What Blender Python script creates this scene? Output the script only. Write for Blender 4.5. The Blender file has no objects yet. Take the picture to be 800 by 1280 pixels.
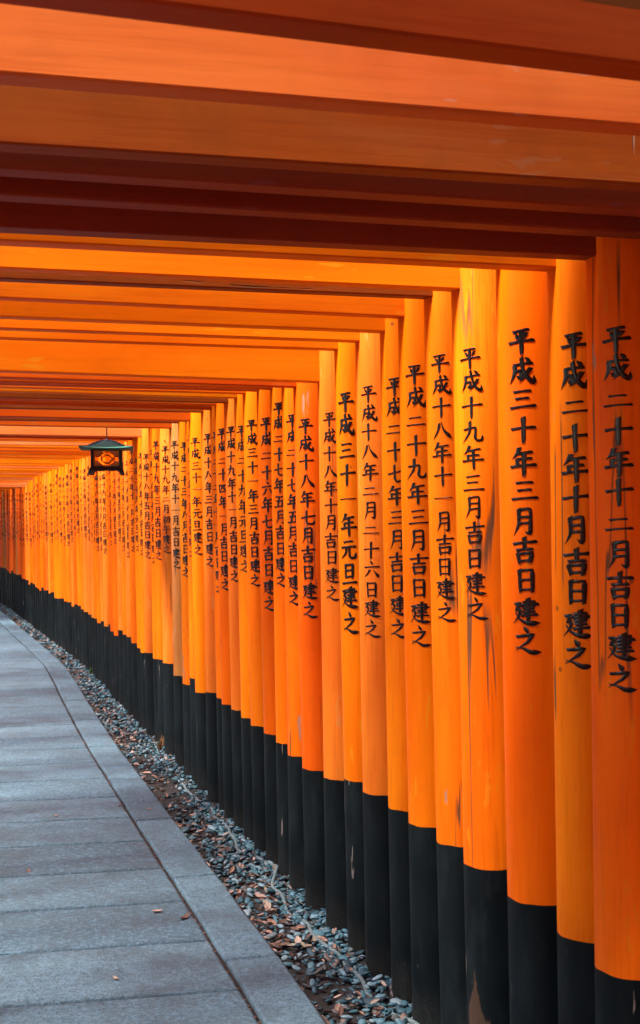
import bpy, bmesh, math, random
import numpy as np
from mathutils import Vector, Matrix, noise

sc = bpy.context.scene
col = sc.collection
R = math.radians
random.seed(11)

# ------------------------------------------------------------------ camera
cam_d = bpy.data.cameras.new('camera')
cam = bpy.data.objects.new('camera', cam_d)
col.objects.link(cam)
cam.location = (0, 0, 1.59)
cam.rotation_euler = (R(90), 0, 0)
cam_d.sensor_fit = 'HORIZONTAL'
cam_d.sensor_width = 36
cam_d.lens = 72
cam_d.clip_start = 0.02
cam_d.clip_end = 2000
cam_d.dof.use_dof = True
cam_d.dof.focus_distance = 4.3
cam_d.dof.aperture_fstop = 18
sc.camera = cam

# ------------------------------------------------------------------ light: bright open shade
SUN_EL, SUN_AZ = 58, 238          # azimuth: clockwise from +Y (the view direction)
w = bpy.data.worlds.new('World')
sc.world = w
w.use_nodes = True
nt = w.node_tree
bg = nt.nodes['Background']
sky = nt.nodes.new('ShaderNodeTexSky')
sky.sky_type = 'NISHITA'
sky.sun_disc = False
sky.sun_elevation = R(SUN_EL)
sky.sun_rotation = R(SUN_AZ)
sky.ozone_density = 4.0
sky.air_density = 1.3
nt.links.new(sky.outputs[0], bg.inputs[0])
bg.inputs[1].default_value = 0.15
sun_d = bpy.data.lights.new('sun', 'SUN')
sun_d.energy = 3.0
sun_d.angle = R(14)
sun_d.color = (1.0, 0.97, 0.93)
sun = bpy.data.objects.new('sun', sun_d)
col.objects.link(sun)
a, e = R(SUN_AZ), R(SUN_EL)
sdir = Vector((math.sin(a) * math.cos(e), math.cos(a) * math.cos(e), math.sin(e)))
sun.rotation_euler = sdir.to_track_quat('Z', 'Y').to_euler()
sc.view_settings.view_transform = 'Standard'
sc.view_settings.look = 'None'
sc.view_settings.gamma = 1
sc.view_settings.use_curve_mapping = False
sc.view_settings.exposure = 2.72
sc.render.engine = 'CYCLES'
sc.cycles.max_bounces = 7
sc.cycles.diffuse_bounces = 3
sc.cycles.glossy_bounces = 2

# ------------------------------------------------------------------ helpers
def link(o, parent=None):
    col.objects.link(o)
    if parent is not None:
        o.parent = parent
    return o

def mesh_obj(name, verts, faces, mat, parent=None, smooth=False, loc=None, rot=None):
    me = bpy.data.meshes.new(name)
    me.from_pydata(verts, [], faces)
    if smooth:
        me.polygons.foreach_set('use_smooth', [True] * len(me.polygons))
    if mat:
        me.materials.append(mat)
    o = bpy.data.objects.new(name, me)
    link(o, parent)
    if loc is not None:
        o.location = loc
    if rot is not None:
        o.rotation_euler = rot
    return o

def bm_obj(name, bm, mat, parent=None, smooth=False, loc=None, rot=None):
    me = bpy.data.meshes.new(name)
    bm.to_mesh(me)
    bm.free()
    if smooth:
        me.polygons.foreach_set('use_smooth', [True] * len(me.polygons))
    if mat:
        me.materials.append(mat)
    o = bpy.data.objects.new(name, me)
    link(o, parent)
    if loc is not None:
        o.location = loc
    if rot is not None:
        o.rotation_euler = rot
    return o

def tag(o, label, cat, group=None):
    o['label'] = label
    o['category'] = cat
    if group:
        o['group'] = group
    return o

def empty(name, loc, rz=0):
    o = bpy.data.objects.new(name, None)
    o.empty_display_size = 0.1
    link(o)
    o.location = loc
    o.rotation_euler = (0, 0, rz)
    return o

def box_bm(sx, sy, sz, bev=0.0, seg=1, center=(0, 0, 0)):
    bm = bmesh.new()
    bmesh.ops.create_cube(bm, size=1)
    for v in bm.verts:
        v.co = Vector((v.co.x * sx + center[0], v.co.y * sy + center[1], v.co.z * sz + center[2]))
    if bev:
        bmesh.ops.bevel(bm, geom=list(bm.edges), offset=bev, segments=seg, affect='EDGES', profile=0.5)
    return bm

# ------------------------------------------------------------------ materials
class NT:
    def __init__(self, name):
        self.m = bpy.data.materials.new(name)
        self.m.use_nodes = True
        self.t = self.m.node_tree
        self.b = self.t.nodes['Principled BSDF']
    def n(self, typ, **kw):
        nd = self.t.nodes.new(typ)
        for k, v in kw.items():
            if k.startswith('i_'):
                nd.inputs[int(k[2:])].default_value = v
            else:
                setattr(nd, k, v)
        return nd
    def l(self, a, b):
        self.t.links.new(a, b)
    def ramp(self, fac, stops, interp='LINEAR'):
        r = self.n('ShaderNodeValToRGB')
        r.color_ramp.interpolation = interp
        els = r.color_ramp.elements
        while len(els) < len(stops):
            els.new(0.5)
        for el, (p, c) in zip(els, stops):
            el.position = p
            el.color = c if len(c) == 4 else (*c, 1)
        self.l(fac, r.inputs[0])
        return r.outputs[0]
    def mix(self, fac, a, b, mode='MIX'):
        m = self.n('ShaderNodeMix', data_type='RGBA', blend_type=mode)
        for s, v in ((0, fac), (6, a), (7, b)):
            if hasattr(v, 'links') or hasattr(v, 'is_linked'):
                self.l(v, m.inputs[s])
            else:
                m.inputs[s].default_value = (*v, 1) if isinstance(v, tuple) and len(v) == 3 else v
        return m.outputs[2]
    def math(self, op, a, b=0.0, c=None):
        m = self.n('ShaderNodeMath', operation=op)
        for s, v in ((0, a), (1, b), (2, c)):
            if v is None:
                continue
            if hasattr(v, 'is_linked'):
                self.l(v, m.inputs[s])
            else:
                m.inputs[s].default_value = v
        return m.outputs[0]
    def noise(self, vec, scale, detail=4, rough=0.55, dist=0.0):
        n = self.n('ShaderNodeTexNoise')
        n.inputs['Scale'].default_value = scale
        n.inputs['Detail'].default_value = detail
        n.inputs['Roughness'].default_value = rough
        n.inputs['Distortion'].default_value = dist
        self.l(vec, n.inputs['Vector'])
        return n.outputs[0]
    def coords(self, scale=(1, 1, 1), rnd=True):
        """object coordinates, shifted by a per-object random amount"""
        tc = self.n('ShaderNodeTexCoord')
        v = tc.outputs['Object']
        if rnd:
            oi = self.n('ShaderNodeObjectInfo')
            s = self.math('MULTIPLY', oi.outputs['Random'], 91.7)
            cx = self.n('ShaderNodeCombineXYZ')
            for i in range(3):
                self.l(s, cx.inputs[i])
            ad = self.n('ShaderNodeVectorMath', operation='ADD')
            self.l(v, ad.inputs[0]); self.l(cx.outputs[0], ad.inputs[1])
            v = ad.outputs[0]
        mp = self.n('ShaderNodeMapping')
        mp.inputs['Scale'].default_value = scale
        self.l(v, mp.inputs['Vector'])
        return mp.outputs[0]
    def bump(self, h, strength, dist, prev=None):
        b = self.n('ShaderNodeBump')
        b.inputs['Strength'].default_value = strength
        b.inputs['Distance'].default_value = dist
        self.l(h, b.inputs['Height'])
        if prev is not None:
            self.l(prev, b.inputs['Normal'])
        return b.outputs[0]

def paint(name, base, wear=0.3, crack=0.0, rough=0.42, axis='z', grime=0.25):
    """vermilion lacquer on timber; grain along the given axis"""
    N = NT(name)
    st = {'z': (1, 1, .05), 'x': (.04, 1, 1)}[axis]
    iso = N.coords((1, 1, 1))
    gr = N.coords(st)
    big = N.noise(N.coords((3.0 if axis == 'z' else .6, 3, .6 if axis == 'z' else 3)), 1.6, 2, .6)
    lo = tuple(c * k for c, k in zip(base, (.88, .70, .7)))
    hi = tuple(min(.93, c * k) for c, k in zip(base, (1.05, 1.25, 1.3)))
    c = N.mix(N.ramp(big, [(.3, (0, 0, 0)), (.7, (1, 1, 1))]), lo, hi)
    # fine grain telegraphing through the paint
    g = N.noise(gr, 95, 3, .65)
    c = N.mix(N.math('MULTIPLY', N.ramp(g, [(.36, (1, 1, 1)), (.50, (0, 0, 0))]), .22 + .35 * wear), c, tuple(x * y for x, y in zip(base, (.72, .58, .5))))
    # faded, chalky or yellowed patches
    f = N.noise(N.coords(tuple(max(s, .25) for s in st)), 5, 3, .65)
    f = N.math('MULTIPLY', N.ramp(f, [(.55, (0, 0, 0)), (.72, (1, 1, 1))]), .7 * wear)
    c = N.mix(f, c, tuple(min(.9, x * y) for x, y in zip(base, (1.0, 1.55, 4))))
    # dirt and mould
    d = N.noise(iso, 2.3, 4, .7)
    d = N.math('MULTIPLY', N.ramp(d, [(.52, (0, 0, 0)), (.78, (1, 1, 1))]), grime)
    c = N.mix(d, c, (.12, .035, .006))
    fl = N.noise(N.coords((1, 1, .22) if axis == 'z' else (.2, 1, 1)), 24, 3, .7)
    fl = N.ramp(fl, [(.665 - .05 * wear, (0, 0, 0)), (.68 - .05 * wear, (1, 1, 1))])
    c = N.mix(N.math('MULTIPLY', fl, .5), c, tuple(min(.9, x * y) for x, y in zip(base, (.85, 1.5, 5))))
    # insect specks and chips
    vor = N.n('ShaderNodeTexVoronoi')
    vor.inputs['Scale'].default_value = 9
    N.l(iso, vor.inputs['Vector'])
    sp = N.ramp(vor.outputs['Distance'], [(.045, (1, 1, 1)), (.065, (0, 0, 0))])
    spm = N.ramp(N.noise(iso, 3.1, 1), [(.56, (0, 0, 0)), (.60, (1, 1, 1))])
    c = N.mix(N.math('MULTIPLY', N.math('MULTIPLY', sp, spm), .3 + wear), c, (.06, .035, .02))
    nrm = N.bump(g, .25 + .25 * wear, .0009)
    if crack:
        cn = N.noise(N.coords((1, 1, .035) if axis == 'z' else (.03, 1, 1)), 9, 3, .5, .35)
        cr = N.math('ABSOLUTE', N.math('SUBTRACT', cn, .5))
        cr = N.ramp(cr, [(.0, (1, 1, 1)), (.0035 * crack, (1, 1, 1)), (.008 * crack, (0, 0, 0))])
        cm = N.ramp(N.noise(N.coords((1, 1, .4)), 4.2, 2), [(.52, (0, 0, 0)), (.58, (1, 1, 1))])
        ck = N.math('MULTIPLY', cr, cm)
        c = N.mix(N.math('MULTIPLY', ck, .9), c, (.09, .05, .025))
        # paint lifted beside the splits: bare grey timber
        pe = N.noise(N.coords((1, 1, .16)), 13, 4, .6)
        pe = N.math('MULTIPLY', N.ramp(pe, [(.685, (0, 0, 0)), (.70, (1, 1, 1))]), .8)
        c = N.mix(pe, c, (.26, .19, .13))
        nrm = N.bump(N.math('SUBTRACT', 1.0, N.math('MAXIMUM', ck, pe)), .8, .0015, nrm)
    N.l(c, N.b.inputs['Base Color'])
    rr = N.math('ADD', rough - .06, N.math('MULTIPLY', big, .16))
    N.l(rr, N.b.inputs['Roughness'])
    N.b.inputs['Specular IOR Level'].default_value = .07
    N.l(nrm, N.b.inputs['Normal'])
    return N.m

PAL = dict(
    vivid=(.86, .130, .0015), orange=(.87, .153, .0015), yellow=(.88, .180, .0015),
    faded=(.88, .182, .012), deep=(.78, .100, .002), dark=(.26, .040, .012), brown=(.46, .150, .030), olive=(.26, .13, .045))  # dark: old red paint with the shade between close-set near beams put in
POST = {
    'vivid': paint('paint_vivid', PAL['vivid'], .05, 0, .34, grime=.05),
    'vivid_worn': paint('paint_vivid_worn', PAL['vivid'], .35, 1.0, .42, grime=.14),
    'orange': paint('paint_orange', PAL['orange'], .2, 0, .40, grime=.12),
    'orange_worn': paint('paint_orange_worn', PAL['orange'], .6, 1.3, .5, grime=.15),
    'orange_split': paint('paint_orange_split', PAL['orange'], .8, 1.7, .5, grime=.12),
    'yellow': paint('paint_yellow', PAL['yellow'], .12, 0, .40, grime=.08),
    'yellow_worn': paint('paint_yellow_worn', PAL['yellow'], .4, 1.2, .48, grime=.15),
    'faded': paint('paint_faded', PAL['faded'], .3, .6, .45, grime=.15),
    'deep': paint('paint_deep', PAL['deep'], .15, .8, .38, grime=.2),
    'brown': paint('paint_brown', PAL['brown'], .6, 1.2, .55, grime=.5),
}
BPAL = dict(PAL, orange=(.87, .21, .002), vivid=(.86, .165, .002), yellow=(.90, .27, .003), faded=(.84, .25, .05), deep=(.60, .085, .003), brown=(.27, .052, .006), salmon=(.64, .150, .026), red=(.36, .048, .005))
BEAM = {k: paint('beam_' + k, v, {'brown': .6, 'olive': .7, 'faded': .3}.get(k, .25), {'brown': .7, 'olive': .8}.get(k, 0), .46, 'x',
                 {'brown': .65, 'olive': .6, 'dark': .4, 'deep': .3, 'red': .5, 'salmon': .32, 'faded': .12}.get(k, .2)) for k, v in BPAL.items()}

def black_paint(name, patch=None):
    N = NT(name)
    iso = N.coords()
    g = N.noise(N.coords((1, 1, .05)), 45, 4, .6)
    c = N.mix(N.ramp(N.noise(iso, 4, 4), [(.3, (0, 0, 0)), (.7, (1, 1, 1))]), (.0025, .004, .0045), (.006, .009, .010))
    # splashed soil and lichen low down
    tc = N.n('ShaderNodeTexCoord')
    sep = N.n('ShaderNodeSeparateXYZ'); N.l(tc.outputs['Object'], sep.inputs[0])
    low = N.ramp(N.math('ADD', sep.outputs[2], N.math('MULTIPLY', N.noise(iso, 9, 5), .16)), [(.05, (1, 1, 1)), (.22, (0, 0, 0))])
    sp = N.ramp(N.noise(iso, 120, 3, .7), [(.46, (0, 0, 0)), (.62, (1, 1, 1))])
    c = N.mix(N.math('MULTIPLY', N.math('MULTIPLY', sp, low), .6), c, (.06, .054, .046))
    c = N.mix(N.math('MULTIPLY', low, .3), c, (.03, .02, .013))
    c = N.mix(N.math('MULTIPLY', N.ramp(N.noise(N.coords((1, 1, .3)), 16, 5, .75), [(.50, (0, 0, 0)), (.75, (1, 1, 1))]), .5), c, (.022, .028, .028))
    # scuffs
    vn = N.noise(N.coords((1, 1, .12)), 38, 3, .6)
    sc_ = N.ramp(vn, [(.70, (0, 0, 0)), (.72, (1, 1, 1))])
    c = N.mix(N.math('MULTIPLY', sc_, .7), c, (.25, .2, .16))
    if patch:
        # paint rotted off down to bare wood on one side
        a0, aw, zt = patch
        at = N.math('ARCTAN2', sep.outputs[1], sep.outputs[0])
        da = N.math('ABSOLUTE', N.math('SUBTRACT', at, a0))
        wid = N.math('MULTIPLY', N.math('SUBTRACT', zt, sep.outputs[2]), aw)
        edge = N.math('MULTIPLY', N.math('SUBTRACT', N.noise(N.coords((1, 1, .2)), 30, 5, .7), .5), .9)
        mk = N.ramp(N.math('ADD', N.math('SUBTRACT', wid, da), edge), [(.0, (0, 0, 0)), (.03, (1, 1, 1))])
        wood = N.mix(g, (.022, .013, .009), (.10, .055, .034))
        c = N.mix(mk, c, wood)
    N.l(c, N.b.inputs['Base Color'])
    N.l(N.math('ADD', .34, N.math('MULTIPLY', g, .22)), N.b.inputs['Roughness'])
    N.b.inputs['Specular IOR Level'].default_value = .12
    N.l(N.bump(g, .35, .0014), N.b.inputs['Normal'])
    return N.m

M_black = black_paint('black_lacquer')
M_black_rot = black_paint('black_lacquer_rotted', (-2.75, 4.6, .33))

def simple(name, colr, rough=.5, spec=.5, metal=0, var=.25, scale=30, bump=.0):
    N = NT(name)
    v = N.coords()
    n = N.noise(v, scale, 5, .6)
    c = N.mix(n, tuple(x * (1 - var) for x in colr), tuple(min(1, x * (1 + var)) for x in colr))
    N.l(c, N.b.inputs['Base Color'])
    N.b.inputs['Roughness'].default_value = rough
    N.b.inputs['Specular IOR Level'].default_value = spec
    N.b.inputs['Metallic'].default_value = metal
    if bump:
        N.l(N.bump(n, .5, bump), N.b.inputs['Normal'])
    return N.m

M_ink = simple('ink_lacquer', (.003, .003, .0035), .2, .28, var=.3)

def granite():
    N = NT('granite')
    v = N.coords()
    oi = N.n('ShaderNodeObjectInfo')
    tone = N.ramp(oi.outputs['Random'], [(0, (.066, .128, .158)), (.3, (.098, .18, .215)), (1, (.138, .236, .276))])
    s1 = N.noise(v, 150, 3, .78)
    s2 = N.noise(v, 50, 5, .75)
    c = N.mix(N.math('MULTIPLY', N.ramp(s1, [(.36, (1, 1, 1)), (.50, (0, 0, 0))]), .85), tone, (.03, .055, .07))
    c = N.mix(N.math('MULTIPLY', N.ramp(s2, [(.50, (0, 0, 0)), (.62, (1, 1, 1))]), .6), c, (.19, .33, .42))
    c = N.mix(N.math('MULTIPLY', N.ramp(s2, [(.34, (1, 1, 1)), (.47, (0, 0, 0))]), .55), c, (.04, .08, .105))
    st = N.noise(v, 3.0, 5, .68)
    c = N.mix(N.math('MULTIPLY', N.ramp(st, [(.44, (0, 0, 0)), (.66, (1, 1, 1))]), .6), c, (.055, .078, .088))
    st2 = N.noise(v, 9, 4, .7)
    c = N.mix(N.math('MULTIPLY', N.ramp(st2, [(.55, (0, 0, 0)), (.75, (1, 1, 1))]), .35), c, (.16, .26, .31))
    N.l(c, N.b.inputs['Base Color'])
    N.b.inputs['Roughness'].default_value = .72
    h = N.math('ADD', N.math('MULTIPLY', s2, 1.2), N.math('MULTIPLY', s1, .5))
    N.l(N.bump(h, 1.0, .012), N.b.inputs['Normal'])
    return N.m
M_granite = granite()

def soil(name, c1, c2, scale=30):
    N = NT(name)
    v = N.coords(rnd=False)
    n = N.noise(v, scale, 8, .7)
    n2 = N.noise(v, scale * 8, 4, .7)
    c = N.mix(N.ramp(n, [(.3, (0, 0, 0)), (.7, (1, 1, 1))]), c1, c2)
    c = N.mix(N.math('MULTIPLY', N.ramp(n2, [(.5, (0, 0, 0)), (.7, (1, 1, 1))]), .5), c, tuple(min(1, x * 2.2) for x in c2))
    N.l(c, N.b.inputs['Base Color'])
    N.b.inputs['Roughness'].default_value = .95
    N.l(N.bump(N.math('ADD', n, n2), .8, .012), N.b.inputs['Normal'])
    return N.m
M_soil = soil('damp_soil', (.016, .013, .011), (.050, .040, .033))
M_ground = soil('forest_floor', (.05, .05, .03), (.12, .10, .07), 4)
M_joint = soil('joint_dirt', (.018, .014, .013), (.055, .040, .034), 60)

PEB = [(.0, (.010, .030, .040)), (.25, (.024, .078, .098)), (.5, (.045, .145, .175)), (.70, (.11, .24, .28)), (.82, (.28, .38, .41)), (.9, (.09, .085, .08)), (1.0, (.24, .15, .11))]
LEAFC = [(.0, (.08, .035, .018)), (.3, (.20, .09, .05)), (.6, (.40, .20, .13)), (.85, (.55, .36, .27)), (1, (.36, .30, .2))]
def rnd_mat(name, stops, attr, rough, sc_=40, spec=.4, bump=.002):
    N = NT(name)
    if attr:
        s = N.n('ShaderNodeAttribute', attribute_name='tone').outputs['Fac']
    else:
        s = N.n('ShaderNodeObjectInfo').outputs['Random']
    c = N.ramp(s, stops)
    v = N.coords(rnd=not attr)
    n = N.noise(v, sc_, 5, .65)
    c = N.mix(N.math('MULTIPLY', n, .5), c, (.03, .03, .03), 'MIX')
    N.l(c, N.b.inputs['Base Color'])
    N.b.inputs['Roughness'].default_value = rough
    N.b.inputs['Specular IOR Level'].default_value = spec
    N.l(N.bump(n, .4, bump), N.b.inputs['Normal'])
    return N.m
M_peb = rnd_mat('pebble_stone', PEB, False, .5)
M_pebs = rnd_mat('gravel_stone', PEB, True, .5)
M_leaf = rnd_mat('dry_leaf', LEAFC, False, .7)
M_leafs = rnd_mat('leaf_litter', LEAFC, True, .7)

# ------------------------------------------------------------------ plan of the path: the right-hand row of posts
CTL = [(-8, 3.42), (-2, 1.86), (0, 1.36), (1.5, .985), (2.6, .72), (3.58, .475), (4.5, .215), (5.72, -.155), (7.02, -.545), (8.35, -.935),
       (10.2, -1.50), (11.9, -1.99), (13.4, -2.45), (15, -3.0), (17, -3.69), (19.8, -4.63), (22, -5.4), (24, -6.2), (26, -7.15), (28, -8.3), (32, -11)]
GD = np.linspace(-8, 32, 4001)
GX = np.interp(GD, [c[0] for c in CTL], [c[1] for c in CTL])
_k = np.exp(-.5 * (np.arange(-200, 201) / 60) ** 2); _k /= _k.sum()
GX = np.convolve(np.concatenate([GX[0] - (GX[1] - GX[0]) * np.arange(200, 0, -1), GX, GX[-1] + (GX[-1] - GX[-2]) * np.arange(1, 201)]), _k, 'valid')
GS = np.concatenate([[0], np.cumsum(np.hypot(np.diff(GX), np.diff(GD)))])
GT = np.arctan2(-np.gradient(GX, GD), 1.0)            # heading, to the left of +Y
GT = np.convolve(np.pad(GT, 80, 'edge'), np.ones(161) / 161, 'valid')
def at_d(d):
    return float(np.interp(d, GD, GX)), float(np.interp(d, GD, GT))
def s_of(d):
    return float(np.interp(d, GD, GS))
def d_of(s):
    return float(np.interp(s, GS, GD))
def frame(s, off, dz=0.0, skew=0.0):
    """point at arc length s, off metres to the left of the right-hand post row"""
    d = d_of(s)
    x, t = at_d(d)
    off -= float(np.interp(d, [8.5, 13], [0, .09])) * min(1, max(0, off / .33))   # the path runs a little closer to the far posts
    t2 = t + skew
    return Vector((x - math.cos(t2) * off, d - math.sin(t2) * off, dz))

W = 2.06            # post row to post row

def bank(name, side, d0, d1, o0):
    vs, fs = [], []
    prof = [(0, -.05), (.25, .12), (.7, .75), (1.3, 1.7), (2.1, 2.9), (3.2, 4.2), (4.8, 5.6), (7.5, 6.6), (12, 7.2), (13, -.2)]
    n = int((d1 - d0) / .35)
    for i in range(n + 1):
        d = d0 + (d1 - d0) * i / n
        fade = min(1, i / 8, (n - i) / 8) if side > 0 else 1
        for o_, z_ in prof:
            p = frame(s_of(d), (-o0 - o_) if side < 0 else (W + o0 + o_))
            q = noise.noise(Vector((p.x * .9, p.y * .9, z_ * .9 + 5))) * .22 * min(1, z_)
            vs.append((p.x + q, p.y + q, z_ * fade + q))
    m = len(prof)
    for i in range(n):
        for j in range(m - 1):
            fs.append((i * m + j, i * m + j + 1, i * m + m + j + 1, i * m + m + j))
    o = mesh_obj(name, vs, fs, M_ground, smooth=True)
    o['kind'] = 'structure'
    return o
bank('shade_bank_right', -1, -7.5, 29, .75)  # unseen bank, added to block light from behind the right-hand posts
bank('shade_bank_bend', 1, 16.5, 29, .6)  # unseen bank, added to keep side light off the far bend

# ------------------------------------------------------------------ ground, paving
gr = mesh_obj('ground', [(-400, -400, -.03), (400, -400, -.03), (400, 400, -.03), (-400, 400, -.03)], [(0, 1, 2, 3)], M_ground)
gr['kind'] = 'structure'

def ribbon(name, o0, o1, z0, mat, s0, s1, step, rough=0.0):
    n = int((s1 - s0) / step)
    m = max(2, int((o1 - o0) / step)) if rough else 1
    vs, fs = [], []
    for i in range(n + 1):
        for j in range(m + 1):
            p = frame(s0 + (s1 - s0) * i / n, o0 + (o1 - o0) * j / m)
            z = z0
            if rough:
                z += rough * noise.noise(Vector((p.x * 6, p.y * 6, 1.7))) + rough * .5 * noise.noise(Vector((p.x * 17, p.y * 17, 4)))
            vs.append((p.x, p.y, z))
    for i in range(n):
        for j in range(m):
            k = i * (m + 1) + j
            fs.append((k, k + 1, k + m + 2, k + m + 1)[::-1])
    o = mesh_obj(name, vs, fs, mat, smooth=True)
    o['kind'] = 'structure'
    return o

S0, S1 = s_of(-3), s_of(27)
GRAV = .346                                  # width of the gravel strip beside the posts
gravel_bed = ribbon('gravel_bed', -.45, GRAV + .03, -.004, M_soil, S0, S1, .06, .012)
gravel_bed_l = ribbon('gravel_bed_far_side', W - GRAV - .03, W + .45, -.004, M_soil, S0, S1, .12, .012)
path = ribbon('path', GRAV, W - GRAV, .034, M_joint, S0, S1, .1)

def slab(name, s0, s1, o0, o1, skew, top=.05, bot=-.02, chip=.0):
    """one granite slab: flat top with a small worn chamfer and slightly irregular edges"""
    nx = 5
    rng = []
    # outline along o, then back
    def pt(s, o, z):
        p = frame(s, o, z, 0)
        # skew the cross joints a few degrees
        d = d_of(s); _, t = at_d(d)
        sh = math.tan(skew) * (o - GRAV)
        return Vector((p.x - math.sin(t) * sh, p.y + math.cos(t) * sh, z))
    out = []
    g = .010
    dz = random.uniform(-.0025, .0025)
    tx, ty = random.uniform(-.0015, .0015), random.uniform(-.0015, .0015)
    J = lambda: random.uniform(-chip, chip)
    for i in range(nx + 1):
        out.append((s0 + g + J(), o0 + g + (o1 - o0 - 2 * g) * i / nx))
    for i in range(1, nx):
        out.append((s0 + g + (s1 - s0 - 2 * g) * i / nx, o1 - g + J()))
    for i in range(nx + 1):
        out.append((s1 - g + J(), o1 - g - (o1 - o0 - 2 * g) * i / nx))
    for i in range(1, nx):
        out.append((s1 - g - (s1 - s0 - 2 * g) * i / nx, o0 + g + J()))
    c = frame((s0 + s1) / 2, (o0 + o1) / 2)
    sm, om = (s0 + s1) / 2, (o0 + o1) / 2
    n = len(out)
    vs = []
    for ring, (ins, z) in enumerate(((0, bot), (0, top - .009), (.003, top - .003), (.010, top))):
        for (s, o) in out:
            ss = s + (ins if s < sm else -ins)
            oo = o + (ins if o < om else -ins)
            zz = z if ring == 0 else z + dz + tx * (s - sm) * 2 + ty * (o - om) * 2
            p = pt(ss, oo, zz)
            vs.append((p.x - c.x, p.y - c.y, p.z))
    fs = [tuple((r * n + i, r * n + (i + 1) % n, (r + 1) * n + (i + 1) % n, (r + 1) * n + i)[::-1]) for r in range(3) for i in range(n)]
    fs.append(tuple(range(3 * n, 4 * n))[::-1])
    return mesh_obj(name, vs, fs, M_granite, path, loc=(c.x, c.y, 0))

KERB = .203
SK = R(4.6)
base_s = s_of(4.271)
ks = [base_s + .490 * k for k in range(-15, 50)]
ks = [k + random.uniform(-.008, .008) for k in ks]
for a0, b0 in zip(ks[:-1], ks[1:]):
    if a0 < S0 + .2 or b0 > S1 - .2:
        continue
    slab('paving_slab', a0, b0, GRAV + KERB - .003, W - GRAV - KERB + .003, SK, chip=.003)
for side in (0, 1):
    kk = s_of(4.55) - 7 * 1.04 + side * .3
    while kk < S1 - 1.4:
        L = random.uniform(1.0, 1.1) if d_of(kk) > 7 else 1.04
        if kk > S0 + .2:
            if side == 0:
                slab('kerb_slab', kk, kk + L, GRAV, GRAV + KERB, SK * .4, chip=.003)
            else:
                slab('kerb_slab', kk, kk + L, W - GRAV - KERB, W - GRAV, SK * .4, chip=.003)
        kk += L

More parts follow.
